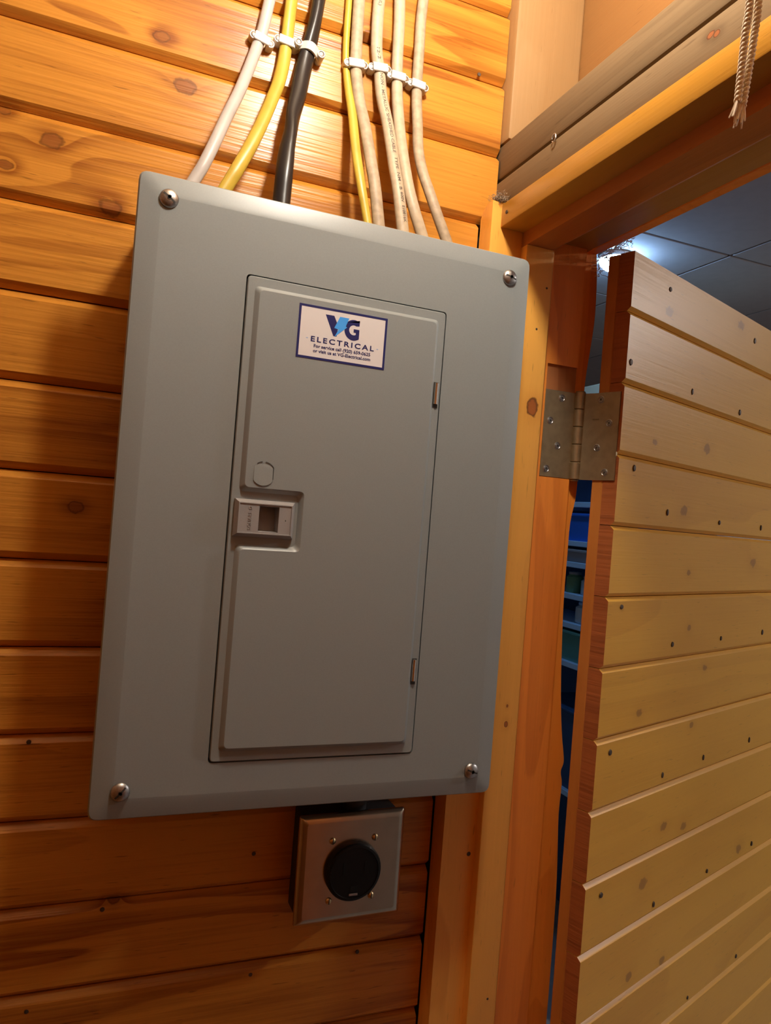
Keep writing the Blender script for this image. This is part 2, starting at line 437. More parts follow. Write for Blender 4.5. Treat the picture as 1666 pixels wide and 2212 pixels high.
box('gap_shade_strip', 0.4000, 0.4800, -0.76, 0.1150, 0.6712, 0.6752, DARK, wall_right)  # dark strip painted in for the shade in the gap between the beams
box('wall_panelling', 0.3890, 0.3925, -1.25, -0.80, FLOOR_Z, CEIL_Z, SHELL, wall_right)

# door frame: jambs, stops and the live-edged outer casing
frame = tag(empty('trim_1', (0.44, 0.073, FLOOR_Z)), 'honey coloured pine frame around the open doorway', kind='structure')
bm = bmesh.new()
A0, A1, AF, AB = 0.3745, 0.4156, 0.0730, 0.0995
b_prism(bm, [(A0, AB, FLOOR_Z), (A0, AF, FLOOR_Z), (A0, AF, 0.6370), (A0, AF + 0.012, 0.6370), (A0, AF + 0.021, 0.6325), (A0, AB, 0.6235)], (A1 - A0, 0, 0), 1)
b_box(bm, A1, 0.4625, AF, AB, FLOOR_Z, 0.6084)
b_box(bm, 0.4625, 0.5045, AF, AB, 0.4672, 0.6084)
b_box(bm, 0.4625, 0.5045, AF, AB, FLOOR_Z, 0.3352)
fs0 = set(bm.faces)
b_box(bm, 0.4625, 0.5045, AF + 0.0026, AB, 0.3352, 0.4672)
for f in bm.faces:
    if f not in fs0: f.material_index = 2
finish(bm, 'side_jamb', [JAMBW, STOPW, RAWM], frame, 0.4, recalc=True)
STOP = [(0.4156, AF), (0.4156, 0.0614), (0.4162, 0.0610), (0.4485, 0.0610), (0.4515, 0.0618), (0.4537, 0.0640), (0.4547, 0.0675), (0.4547, AF)]
prism('door_stop', [(x, y, FLOOR_Z) for x, y in STOP], (0, 0, 0.592 - FLOOR_Z), STOPW, frame, 0.35)
bm = bmesh.new(); b_box(bm, 0.3860, 0.5100, -0.70, 0.0729, 0.6085, 0.6348, 0.0015, 2); b_box(bm, 0.4160, 0.5098, 0.0700, 0.0990, 0.60845, 0.6340)
finish(bm, 'head_jamb', HEADW, frame)
HS = [(0.4156, 0.6084), (0.4156, 0.5925), (0.4485, 0.5922), (0.4520, 0.5935), (0.4545, 0.5965), (0.4547, 0.6084)]
prism('head_stop', [(x, 0.0725, z) for x, z in HS], (0, -0.77, 0), HEADR, frame, 0.35)
EDGE = [(0.5234, 0.6084), (0.5266, 0.581), (0.5281, 0.536), (0.5259, 0.5025), (0.5223, 0.4684), (0.5209, 0.4403), (0.5214, 0.38), (0.5214, 0.3345), (0.5202, 0.3121), (0.5155, 0.2839), (0.5150, 0.245),
        (0.5150, 0.19), (0.5175, 0.134), (0.5213, 0.079), (0.5265, 0.035), (0.5322, 0.004), (0.5325, -0.005), (0.5300, -0.012), (0.5302, -0.018), (0.5325, -0.030), (0.5314, -0.066), (0.5345, -0.1167), (0.5365, -0.16), (0.5370, -0.2005), (0.5371, -0.278), (0.536, -0.6), (0.540, -1.0), (0.536, FLOOR_Z)]
ed = [tuple(p) for p in catmull([(x, z, 0) for x, z in EDGE], 3)]
prism('live_edge_casing', [(0.5046, 0.0800, FLOOR_Z)] + [(x, 0.0800, z) for x, z, _ in reversed(ed)] + [(0.5046, 0.0800, 0.6084)], (0, 0.019, 0), JAMBW, frame, 0.5)
box('side_jamb', 0.3745, 0.5045, -0.745, -0.7005, FLOOR_Z, 0.6080, JAMBW, frame, 0.001)
box('door_stop', 0.4156, 0.4547, -0.7004, -0.6884, FLOOR_Z, 0.592, STOPW, frame, 0.001)
box('top_casing', 0.5102, 0.5250, -0.745, 0.0990, 0.6085, 0.70, JAMBW, frame, 0.001)

# ------------------------------------------------------------------ the open plank door
DS = 0.9915                                   # door sits a touch nearer than the first estimate
DOOR_LX, DOOR_LY = 0.5343, 0.0232
door = tag(empty('door_1', (DOOR_LX, DOOR_LY, -1.40), DOOR_A, local=True), 'open door of straw coloured horizontal V-groove boards with a reddish sawn edge', kind='structure')
WL[door.name] = Vector((0, 0, -1.40))
DP, DZ0, DTOP, DW = 0.0818, 0.5299, 0.5985, 0.74
def door_plank(z0, z1, top=False):
    h = z1 - z0; bev = 0.0046; th = 0.0185
    bt = 0.0006 if top else bev
    prof = [(bev, 0.0004), (bev * 0.12, bev * 0.88), (0, bev * 1.05), (0, h - bt * 1.05), (bt * 0.12, h - bt * 0.88), (bt, h - 0.0004), (th, h - 0.0004), (th, 0.0004)]
    bm = bmesh.new()
    fs = b_prism(bm, [(0, y, z0 + z) for y, z in prof], (DW, 0, 0))
    fs[0].material_index = 1; fs[1].material_index = 1
    return bm
finish(door_plank(DZ0, DTOP, True), 'plank', [DOORW, ENDW], door, 0.5)
src = finish(door_plank(DZ0 - DP, DZ0), 'plank', [DOORW, ENDW], door, 0.5)
zc = src.location.copy(); n = 1
while DZ0 - DP * (n + 1) > -1.40:
    o = src.copy(); COL.objects.link(o); o.parent = door
    o.location = zc + Vector((0, rp.uniform(-0.0003, 0.0004), -DP * n)); n += 1
zb = DZ0 - DP * n
box('stile', 0.0000, 0.0900, 0.0188, 0.0335, zb + 0.001, DTOP - 0.0005, STILEW, door, 0.0012)
box('stile', DW - 0.09, DW, 0.0188, 0.0335, zb + 0.001, DTOP - 0.0005, STILEW, door, 0.0012)
box('rail', 0.0905, DW - 0.0905, 0.0188, 0.0335, DTOP - 0.10, DTOP - 0.0005, STILEW, door, 0.0012)
box('rail', 0.0905, DW - 0.0905, 0.0188, 0.0335, zb + 0.001, zb + 0.10, STILEW, door, 0.0012)
NAILS = [(0.0877, 0.5794), (0.3479, 0.573), (0.0086, 0.474), (0.1653, 0.4669), (0.315, 0.4628), (0.0345, 0.3541), (0.1236, 0.3074), (0.2757, 0.3025), (0.4229, 0.3023), (0.03, 0.1907), (0.1637, 0.139), (0.3095, 0.1391), (0.4595, 0.1406),
         (0.1640, -0.030), (0.2817, -0.0263), (0.44, -0.0248), (0.0295, 0.0203), (0.034, -0.1477), (0.1667, -0.1976), (0.3224, -0.196), (0.4814, -0.1948), (0.2892, -0.3646), (0.4523, -0.3625), (0.13, -0.37)]
n0 = None
for u, z in NAILS:
    u, z = u * DS, 0.2746 + (z - 0.2746) * DS
    if n0 is None:
        n0 = lathe('nail', [(0.0001, 0.0015), (0.0026, 0.0012), (0.0031, 0.0), (0.0026, -0.0004), (0.0015, 0.0003), (0.0, 0.0005)], (u, 0, z), (0, -1, 0), NAILM, door, 9); base = n0.location.copy(); u0, z0 = u, z
    else:
        o = n0.copy(); COL.objects.link(o); o.parent = door
        o.location = base + Vector((u - u0, 0, z - z0)); o.scale = (rp.uniform(0.7, 1.1), 1, rp.uniform(0.9, 1.5))

# ------------------------------------------------------------------ hinge
HX, HY, HR = 0.5098, 0.0712, 0.0062
hinge = tag(empty('door_hinge', (HX, HY, 0.335)), 'dull brass butt hinge joining the jamb to the open door', 'hinge')
jl = box('leaf', 0.4630, HX - 0.004, 0.0728, 0.0754, 0.3356, 0.4374, HINGE, hinge, 0.0004)
hz = [0.3352, 0.3560, 0.3768, 0.3976, 0.4184, 0.4392]
for k in range(5):
    lathe('knuckle', [(HR - 0.0006, 0.0003), (HR, 0.0009), (HR, 0.0199), (HR - 0.0006, 0.0205)], (HX, HY, hz[k]), (0, 0, 1), HINGE, hinge, 24, 0.5)
lathe('pin', [(0.0001, -0.0012), (0.0046, -0.001), (0.0052, 0.0), (0.004, 0.001), (0.004, 0.103), (0.0056, 0.104), (0.0056, 0.1052), (0.0001, 0.106)], (HX, HY, 0.3345), (0, 0, 1), HINGE, hinge, 20)
ca, sa = math.cos(DOOR_A), math.sin(DOOR_A)
def dw(u, v, z): return Vector((DOOR_LX + u * ca - v * sa, DOOR_LY + u * sa + v * ca, z))
bm = bmesh.new()
pts = [dw(0.0008, 0.0035, 0), dw(0.0008, 0.0380, 0), Vector((HX + 0.0030, HY + 0.0008, 0)), Vector((HX + 0.0015, HY - 0.0020, 0)), dw(-0.0018, 0.0370, 0), dw(-0.0018, 0.0035, 0)]
b_prism(bm, [p + Vector((0, 0, 0.3356)) for p in pts], (0, 0, 0.1018))
dl_ = finish(bm, 'leaf', HINGE, hinge, 0.4)
def hscrew(p, nrm, parent):
    nrm = Vector(nrm).normalized(); t = Vector((0, 0, 1)); s = nrm.cross(t)
    o = lathe('screw', [(0.0044, -0.0002), (0.0044, 0.0003), (0.0036, 0.0006), (0.0030, 0.0001), (0.0026, 0.0007), (0.0, 0.0008)], p, nrm, STEEL, parent, 18)
    bm = bmesh.new(); ang = random.uniform(0, 1.5)
    for a in (ang, ang + math.pi / 2):
        d_ = s * math.cos(a) + t * math.sin(a); e_ = nrm.cross(d_)
        c = Vector(p) + nrm * 0.0006
        b_prism(bm, [c + d_ * 0.0018 + e_ * 0.00035, c - d_ * 0.0018 + e_ * 0.00035, c - d_ * 0.0018 - e_ * 0.00035, c + d_ * 0.0018 - e_ * 0.00035], nrm * 0.0004)
    finish(bm, 'cross_slot', SLOT, o)
for x, z in ((0.4853, 0.4291), (0.4716, 0.4013), (0.4840, 0.3729), (0.4710, 0.3449)): hscrew((x, 0.0728, z), (0, -1, 0), jl)
for v, z in ((0.0278, 0.4294), (0.0151, 0.4015), (0.0288, 0.3732), (0.0164, 0.3446)): hscrew(dw(-0.0018, v, z), (-ca, -sa, 0), dl_)
bm = bmesh.new()
for k in range(6):
    c = dw(-0.0018, 0.0375 - k * 0.0016, 0.4065)
    b_box(bm, c.x - 0.0003, c.x + 0.0003, c.y - 0.0004, c.y + 0.0004, c.z - 0.0008, c.z + 0.0008)
finish(bm, 'stamped_mark', HINGE, dl_)

# ------------------------------------------------------------------ electrical panel
panel = tag(empty('electrical_panel', (0.1925, 0.0995, 0.012)), 'grey steel electrical panel with closed door hung on the pine wall', 'electrical panel')
box('enclosure', 0.0130, 0.3725, 0.0080, 0.0993, 0.0130, 0.5380, PAINT, panel, 0.001)
CWD, CHT = 0.385, 0.550
outer = rect(0, CWD, 0, CHT)
bm = bmesh.new()
Lb = loop(bm, rpoly(inset(outer, 0.0015), 0.007), 0.0105); L0 = loop(bm, rpoly(outer, 0.0085), 0.0018); L1 = loop(bm, rpoly(inset(outer, 0.0012), 0.0080), 0.0)
L2 = loop(bm, rpoly(inset(outer, 0.0150), 0.0075), -0.0034); L3 = loop(bm, rpoly(inset(outer, 0.0190), 0.0075), -0.0038)
for a, b in ((Lb, L0), (L0, L1), (L1, L2), (L2, L3)): bridge(bm, a, b)
hole = rect(0.0955, 0.2925, 0.0456, 0.4786)
H0 = loop(bm, rpoly(hole, 0.004), -0.0038); H1 = loop(bm, rpoly(inset(hole, -0.0003), 0.004), 0.0070)
bridge(bm, H0, H1)
bmesh.ops.triangle_fill(bm, use_beauty=True, edges=ring_edges(bm, L3) + ring_edges(bm, H0))
finish(bm, 'cover', PAINT, panel, 0.5, sheet=True)
box('gap_shade_sheet', 0.0900, 0.2980, 0.0065, 0.0078, 0.0400, 0.4840, DARK, panel)  # dark sheet stands in for the shaded box interior behind the door gap

bm = bmesh.new()
dout = rect(0.0967, 0.2913, 0.0468, 0.4774)
D0 = loop(bm, rpoly(dout, 0.004), 0.0030); D1 = loop(bm, rpoly(dout, 0.004), -0.0042); D2 = loop(bm, rpoly(inset(dout, 0.0008), 0.0035), -0.0050)
bridge(bm, D0, D1); bridge(bm, D1, D2)
xL, xR, zB, zT, n1, xN, n0_ = 0.1035, 0.2840, 0.0560, 0.4690, 0.2868, 0.1580, 0.2398
base = [(xL, zB), (xR, zB), (xR, zT), (xL, zT), (xL, n1), (xN, n1), (xN, n0_), (xL, n0_)]
f0 = loop(bm, rpoly(base, 0.0045), -0.0050); f1 = loop(bm, rpoly(inset(base, 0.0006), 0.0045), -0.0056)
f2 = loop(bm, rpoly(inset(base, 0.0030), 0.0045), -0.0092); f3 = loop(bm, rpoly(inset(base, 0.0040), 0.0045), -0.0098)
bridge(bm, f0, f1); bridge(bm, f1, f2); bridge(bm, f2, f3)
hp = rect(0.1212, 0.1403, 0.2516, 0.2756)
hp0 = loop(bm, hp, -0.0050); hp1 = loop(bm, hp, 0.0030); bridge(bm, hp0, hp1)
bmesh.ops.triangle_fill(bm, use_beauty=True, edges=ring_edges(bm, D2) + ring_edges(bm, f0) + ring_edges(bm, hp0))
bmesh.ops.triangle_fill(bm, use_beauty=True, edges=ring_edges(bm, f3))
pdoor = finish(bm, 'panel_door', PAINT, panel, 1.0, sheet=True)
# knockout: a flattened disc pressed slightly out of plane
def ko(r, fl):
    P = []
    for k in range(40):
        a = 2 * math.pi * k / 40; P.append((max(-fl, min(fl, r * math.cos(a))), r * math.sin(a)))
    return P
bm = bmesh.new(); kx, kz = 0.1230, 0.3036
lo_ = [bm.verts.new((kx + x, -0.0098 - 0.0010 * (0.5 - 0.5 * z / 0.0105) + 0.0001, kz + z)) for x, z in ko(0.0105, 0.0084)]
li_ = [bm.verts.new((kx + x, -0.0098 + 0.0002, kz + z)) for x, z in ko(0.0109, 0.0088)]
bm.faces.new(lo_); bridge(bm, li_, lo_)
kk = finish(bm, 'knockout', PAINT, pdoor, 0.3)
bm = bmesh.new()
for k in range(40):
    a = math.pi * 0.02 + math.pi * 0.83 * k / 40 - 0.5; b_ = a + math.pi * 0.83 / 40
    if abs(a - 1.57) < 0.14: continue
    q = []
    for r, aa in ((0.0104, a), (0.0104, b_), (0.01095, b_), (0.01095, a)):
        q.append((kx + max(-0.0086, min(0.0086 + (r - 0.0104), r * math.cos(aa))), -0.0101, kz + r * math.sin(aa)))
    b_prism(bm, q, (0, -0.0002, 0))
finish(bm, 'knockout_slit', SLOT, pdoor)
# small bright hinge pins
for z0, z1, x in ((0.3868, 0.4082, 0.2866), (0.1168, 0.1384, 0.2860)):
    lathe('hinge_pin', [(0.0001, 0), (0.0022, 0.0004), (0.0022, z1 - z0 - 0.0004), (0.0001, z1 - z0)], (x, -0.0058, z0), (0, 0, 1), CHROME, pdoor, 16)
    box('pin_slot', x - 0.0030, x + 0.0028, -0.0053, -0.0049, z0 - 0.003, z1 + 0.0005, SLOT, pdoor)
# latch
bm = bmesh.new()
lr = rect(0.1004, 0.1546, 0.2470, 0.2802); tr = inset(lr, 0.0030)
a0 = loop(bm, lr, -0.0050); a1 = loop(bm, lr, -0.0072); a2 = loop(bm, tr, -0.0122); a3 = loop(bm, inset(lr, 0.0038), -0.0122); a4 = loop(bm, inset(lr, 0.0040), -0.0115)
for a, b in ((a0, a1), (a1, a2), (a2, a3), (a3, a4)): bridge(bm, a, b)
h = rect(0.1218, 0.1397, 0.2522, 0.2750)
h0 = loop(bm, h, -0.0115)
hb = [bm.verts.new((x, y, z)) for (x, z), y in zip(inset(h, 0.0006), (0.0010, 0.0010, 0.0045, 0.0045))]
bridge(bm, h0, hb); bm.faces.new((hb[0], hb[1], hb[3])); bm.faces.new((hb[1], hb[2], hb[3]))
bmesh.ops.triangle_fill(bm, use_beauty=True, edges=ring_edges(bm, a4) + ring_edges(bm, h0))
latch = finish(bm, 'latch', LATCHM, panel, 0.3, sheet=True)

def put_text(body, name, x0, x1, z0, cap, y, mat, parent, bold=0.0, spacing=1.0, vertical=False, ext=0.00008):
    """flat lettering on a plane y = const; vertical: read upwards"""
    me, a, b, c, d = text_mesh(body, bold, spacing, 0.0, 0.02)
    capm = 0.695
    for v in me.vertices:
        u = (v.co.x - a) / (b - a); w = v.co.y / capm; t = v.co.z / 0.02
        if vertical: v.co = Vector((x0 - w * cap, y - t * ext, z0 + u * (x1 - x0)))
        else: v.co = Vector((x0 + u * (x1 - x0), y - t * ext, z0 + w * cap))
    return place(me, name, mat, parent, 0.5)
put_text('SQUARE D', 'embossed_lettering', 0.1152, 0.1152 + 0.0205, 0.2535, 0.0030, -0.0116, LATCHM, latch, 0.01, 1.1, True, 0.00025)
box('pinhole', 0.1456, 0.1464, -0.0117, -0.0114, 0.2628, 0.2640, SLOT, latch)

# cover screws
for x, z, a in ((0.0252, 0.5285, -0.62), (0.3592, 0.5256, -0.25), (0.3593, 0.0252, -0.35), (0.0245, 0.0251, 0.85)):
    sc_ = lathe('screw', [(0.0068, 0.0), (0.0080, 0.0004), (0.0079, 0.0012), (0.0068, 0.0025), (0.0048, 0.0036), (0.0025, 0.0042), (0.0, 0.0044)], (x, -0.0037, z), (0, -1, 0), STEEL, panel, 28, 0.9)
    bm = bmesh.new()
    for L_, w_, aa in ((0.0060, 0.0008, a), (0.0017, 0.0012, a + 0.78), (0.0017, 0.0012, a + 2.35)):
        d_ = Vector((math.cos(aa), 0, math.sin(aa))); e_ = Vector((-math.sin(aa), 0, math.cos(aa)))
        for s_ in ((-1, 1) if L_ > 0.003 else (0,)):
            if s_ == 0: q = [(-L_, -w_), (L_, -w_), (L_, w_), (-L_, w_)]; ys = [-0.0083] * 4
            else: q = [(0, -w_), (s_ * L_, -w_), (s_ * L_, w_), (0, w_)]; ys = [-0.0082, -0.0070, -0.0070, -0.0082]
            b_prism(bm, [Vector((x, yy, z)) + d_ * p[0] + e_ * p[1] for p, yy in zip(q, ys)], (0, -0.0002, 0))
    finish(bm, 'slot', SLOT, sc_)

# sticker
YS = -0.0098
stk = box('sticker', 0.1435, 0.2290, YS - 0.0002, YS, 0.4114, 0.4599, STICK, panel)
stk['label'] = 'white sticker with navy border, VG monogram with a blue bolt and phone number'
bm = bmesh.new(); ro = rect(0.1435, 0.2290, 0.4114, 0.4599)
p0 = loop(bm, ro, YS - 0.00025); p1 = loop(bm, inset(ro, 0.0021), YS - 0.00025); bridge(bm, p0, p1)
r0 = loop(bm, ro, YS - 0.0003); r1 = loop(bm, inset(ro, 0.0021), YS - 0.0003); bridge(bm, r0, r1); bridge(bm, p0, r0); bridge(bm, p1, r1)
finish(bm, 'navy_border', NAVY, stk)
YP = YS - 0.00022
prism('letter_v', [(x, YP, z) for x, z in [(0.1684, 0.4537), (0.1766, 0.4537), (0.1812, 0.4448), (0.1802, 0.4351), (0.1771, 0.4351)]], (0, -0.00006, 0), NAVY, stk)
prism('bolt', [(x, YP - 0.00007, z) for x, z in [(0.1822, 0.4537), (0.1911, 0.4537), (0.1883, 0.4458), (0.1897, 0.4451), (0.1782, 0.4346), (0.1816, 0.4419), (0.1774, 0.4427)]], (0, -0.00006, 0), SKYB, stk)
G = []
gx, gz = 0.1962, 0.4436
for k in range(25):
    a = math.radians(52 + (308 - 52) * k / 24); G.append((gx + 0.0090 * math.cos(a), gz + 0.0096 * math.sin(a)))
G = [(0.2016, 0.4532)] + G + [(0.2018, 0.4340), (0.2018, 0.4447), (0.1962, 0.4447), (0.1962, 0.4415), (0.1985, 0.4415), (0.1985, 0.4396)]
for k in range(17):
    a = math.radians(300 - (300 - 60) * k / 16); G.append((gx + 0.0044 * math.cos(a), gz + 0.0046 * math.sin(a)))
G += [(0.2016, 0.4480)]
G = [p for p in G if p[0] > 0.1872]
prism('letter_g', [(x, YP, z) for x, z in G], (0, -0.00006, 0), NAVY, stk)
put_text('ELECTRICAL', 'company_lettering', 0.1563, 0.2174, 0.4274, 0.0046, YP - 0.00005, NAVY, stk, 0.022, 1.35)
put_text('For service call (920) 659-0625', 'phone_lettering', 0.1595, 0.2142, 0.4222, 0.0029, YP - 0.00005, NAVY, stk, 0.022, 1.0)
put_text('or visit us at VG-Electrical.com', 'website_lettering', 0.1591, 0.2146, 0.4178, 0.0029, YP - 0.00005, NAVY, stk, 0.022, 1.0)
for x, z in ((0.1526, 0.4298), (0.2208, 0.4297)):
    box('dash', x - 0.0009, x + 0.0009, YP - 0.00006, YP, z - 0.0004, z + 0.0004, PALEB, stk)

# ------------------------------------------------------------------ outlet under the panel
OX, OZ, OY = 0.2620, -0.0910, 0.0600
outlet = tag(empty('power_outlet', (OX, 0.0995, -0.15)), 'stainless steel wall plate with round black high-amperage socket below the panel', 'outlet')
box('box', 0.2085, 0.3150, 0.0632, 0.0993, -0.1440, -0.0380, BLACKBOX, outlet, 0.003, 2)
lathe('conduit_nipple', [(0.0135, 0), (0.0135, 0.008), (0.0175, 0.008), (0.0175, 0.014), (0.0135, 0.014), (0.0135, 0.050)], (0.268, 0.081, -0.0380), (0, 0, 1), BLACKBOX, outlet, 16)
bm = bmesh.new(); pr = rect(OX - 0.0577, OX + 0.0577, OZ - 0.0560, OZ + 0.0560)
q0 = loop(bm, rpoly(pr, 0.002), 0.0630); q1 = loop(bm, rpoly(pr, 0.002), 0.0612); q2 = loop(bm, rpoly(inset(pr, 0.0015), 0.0022), 0.0592); q3 = loop(bm, rpoly(inset(pr, 0.0050), 0.003), 0.0572); q4 = loop(bm, rpoly(inset(pr, 0.0075), 0.003), 0.0568)
for a, b in ((q0, q1), (q1, q2), (q2, q3), (q3, q4)): bridge(bm, a, b)
bm.faces.new(q4); bm.faces.new(q0)
bmesh.ops.rotate(bm, verts=bm.verts, cent=(OX, OY, OZ), matrix=Matrix.Rotation(math.radians(-0.7), 3, 'Y'))
finish(bm, 'wall_plate', PLATE, outlet, 0.9, sheet=True)
RX, RZ = 0.2628, -0.0935
rec = lathe('receptacle', [(0.0298, 0.0), (0.0298, 0.0060), (0.0286, 0.0078), (0.0262, 0.0084), (0.0258, 0.0076), (0.0, 0.0076)], (RX, 0.0570, RZ), (0, -1, 0), BLACK, outlet, 48, 0.4)
DEEP = flat('socket_slot', (0.002, 0.002, 0.002), rough=0.9)
for x0, x1, z0, z1 in ((-0.0125, -0.0098, -0.001, 0.011), (0.0105, 0.0135, -0.001, 0.011), (-0.0035, 0.0045, -0.020, -0.0135)):
    box('blade_slot', RX + x0, RX + x1, 0.0490, 0.0496, RZ + z0, RZ + z1, DEEP, rec)
box('ground_contact', RX - 0.0045, RX + 0.0050, 0.0484, 0.0492, RZ - 0.0232, RZ - 0.0208, STEEL, rec, 0.0003)
for x, z in ((0.2390, -0.0620), (0.2854, -0.0617), (0.2858, -0.1226), (0.2396, -0.1234)):
    s_ = lathe('screw', [(0.0030, 0.0), (0.0034, 0.0006), (0.0028, 0.0016), (0.0, 0.0021)], (x, 0.0568, z), (0, -1, 0), BRASSS, outlet, 16, 0.9)
    box('slot', x - 0.0004, x + 0.0004, 0.0544, 0.0553, z - 0.0026, z + 0.0026, SLOT, s_)

# ------------------------------------------------------------------ cables and clips
CAB = {
 'c1': [(0.1127, 0.094, 0.7885), (0.1102, 0.094, 0.7707), (0.1074, 0.094, 0.7527), (0.1027, 0.0926, 0.7335), (0.0954, 0.0873, 0.7064), (0.0871, 0.0795, 0.6783), (0.0765, 0.0702, 0.6479), (0.0665, 0.0612, 0.6169), (0.057, 0.0559, 0.59), (0.0504, 0.055, 0.5754)],
 'c2': [(0.1351, 0.094, 0.796), (0.1342, 0.094, 0.775), (0.1333, 0.094, 0.754), (0.1313, 0.0916, 0.728), (0.1268, 0.086, 0.7032), (0.1203, 0.0799, 0.6813), (0.1106, 0.0704, 0.6507), (0.0998, 0.0619, 0.621), (0.0881, 0.0562, 0.5931), (0.0805, 0.055, 0.5764)],
 'c3': [(0.1627, 0.091, 0.8033), (0.161, 0.091, 0.7853), (0.1589, 0.091, 0.7673), (0.1553, 0.091, 0.7453), (0.1513, 0.0891, 0.7223), (0.1476, 0.0843, 0.6981), (0.1427, 0.0776, 0.673), (0.1402, 0.0714, 0.6525), (0.1362, 0.0643, 0.6282), (0.1342, 0.0578, 0.6019), (0.1331, 0.055, 0.5759)],
 'c4': [(0.1962, 0.096, 0.8189), (0.1964, 0.096, 0.7923), (0.1970, 0.096, 0.7656), (0.1990, 0.0958, 0.7447), (0.2025, 0.0928, 0.7224), (0.2071, 0.0848, 0.6906), (0.2097, 0.0719, 0.6504), (0.2143, 0.0603, 0.6123), (0.2218, 0.055, 0.5761)],
 'c5': [(0.2069, 0.094, 0.8199), (0.2073, 0.094, 0.7933), (0.2084, 0.094, 0.7579), (0.2093, 0.0938, 0.7456), (0.2141, 0.0887, 0.7122), (0.2194, 0.0814, 0.6854), (0.2233, 0.073, 0.6579), (0.2263, 0.0658, 0.6347), (0.2297, 0.0595, 0.6105), (0.2346, 0.055, 0.5755)],
 'c6': [(0.2292, 0.094, 0.8273), (0.2292, 0.094, 0.8039), (0.2308, 0.094, 0.7737), (0.2354, 0.094, 0.7534), (0.2395, 0.0906, 0.724), (0.2451, 0.0842, 0.6972), (0.249, 0.0762, 0.6696), (0.2518, 0.0678, 0.6419), (0.2558, 0.0602, 0.6135), (0.2617, 0.055, 0.5745)],
 'c7': [(0.2525, 0.094, 0.8351), (0.2542, 0.094, 0.8083), (0.2553, 0.094, 0.7721), (0.2567, 0.0939, 0.7488), (0.2583, 0.0908, 0.7221), (0.2606, 0.082, 0.686), (0.2632, 0.0728, 0.6557), (0.2676, 0.0629, 0.6226), (0.274, 0.0571, 0.5972), (0.2826, 0.055, 0.5755)],
 'c8': [(0.28, 0.094, 0.8443), (0.2791, 0.094, 0.82), (0.2798, 0.094, 0.7888), (0.2801, 0.094, 0.7612), (0.281, 0.0928, 0.7332), (0.2821, 0.0871, 0.7032), (0.282, 0.0787, 0.672), (0.2855, 0.0706, 0.646), (0.2922, 0.0637, 0.6234), (0.3003, 0.0579, 0.5999), (0.312, 0.055, 0.5739)]}
SPEC = {'c1': (0.0058, 0.0045, CW, 'white cable curving down at far left of the cable row'),
        'c2': (0.0066, 0.0046, CY, 'thick yellow cable curving down between the white and the black cable'),
        'c3': (0.0088, 0.0068, CK, 'thick black twisted cable dropping into the panel top'),
        'c4': (0.0040, 0.0033, CY, 'thin yellow cable tucked behind the first beige cable'),
        'c5': (0.0065, 0.0048, CB, 'dusty beige cable running beside the thin yellow cable'),
        'c6': (0.0066, 0.0048, CB2, 'beige cable with printed black lettering along its length'),
        'c7': (0.0064, 0.0048, CB2, 'plain ivory cable just right of the lettered one'),
        'c8': (0.0060, 0.0048, CB, 'rightmost beige cable bending away at the panel corner')}
PATH = {}
for k, P in CAB.items():
    d0 = Vector(P[0]) - Vector(P[1]); d0.normalize()
    top = Vector(P[0]) + d0 * 0.06; top.y = P[0][1]
    top2 = Vector((top.x + d0.x * 0.05, P[0][1], 1.049))
    d1 = (Vector(P[-1]) - Vector(P[-2])).normalized()
    bot = Vector(P[-1]) + d1 * (Vector(P[-1]).z - 0.5385) / max(0.3, -d1.z); bot.z = 0.5385
    PATH[k] = catmull([top2, top] + P + [bot], 9)
    rx, ry, mat, lab = SPEC[k]
    kw = {}
    if k == 'c3': kw['twist'] = lambda t: 0.9 * math.sin(t * 9.0) + 2.2 * t
    if k in ('c2',): kw['twist'] = lambda t: 0.35 * math.sin(t * 8)
    if k in ('c4',): rx_ = lambda t: 0.0036 + 0.0016 * max(0, math.sin((t - 0.45) * 5.7))
    else: rx_ = rx
    o = sweep('cable', PATH[k], rx_, ry, mat, n=16, **kw)
    tag(o, lab, 'cable', 'cables entering the panel top')
    SPEC[k] += (o,)

def cable_text(key, body, z_top, z_bot, hgt, off=0.0, bold=0.01):
    """print wrapped on the front of a cable, reading downwards"""
    path = PATH[key]; rx, ry, mat, lab, parent = SPEC[key]
    fr = frames(path)
    zs = [f[0].z for f in fr]
    me, a, b, c, d = text_mesh(body, bold, 1.0)
    for v in me.vertices:
        u = (v.co.x - a) / (b - a); z = z_top + u * (z_bot - z_top)
        i = min(range(len(zs) - 1), key=lambda j: abs((zs[j] + zs[j + 1]) / 2 - z) + (0 if zs[j] >= z >= zs[j + 1] else 1))
        t = (z - zs[i]) / (zs[i + 1] - zs[i])
        p = fr[i][0].lerp(fr[i + 1][0], t); N = fr[i][2]; B = fr[i][3]
        side = B if B.x > 0 else -B
        lat = off + (v.co.y / 0.695 - 0.5) * hgt
        lat = max(-rx * 0.97, min(rx * 0.97, lat)); th = math.asin(lat / rx)
        v.co = p + side * lat + N * (ry * math.cos(th) + 0.00012)
    return place(me, 'printed_lettering', INK, parent)
cable_text('c6', '(UL)', 0.828, 0.8185, 0.0034)
cable_text('c6', '12-2', 0.774, 0.7625, 0.0034, 0.0002)
cable_text('c6', 'NON - METALLIC SHEATHED CABLE', 0.7475, 0.655, 0.0032, 0.0004)
cable_text('c6', 'TYPE  NM - B', 0.650, 0.613, 0.0032, 0.0012)
cable_text('c6', '600V', 0.6105, 0.600, 0.0032, 0.0016)
cable_text('c6', 'E10816K', 0.5965, 0.579, 0.0032, 0.0018)

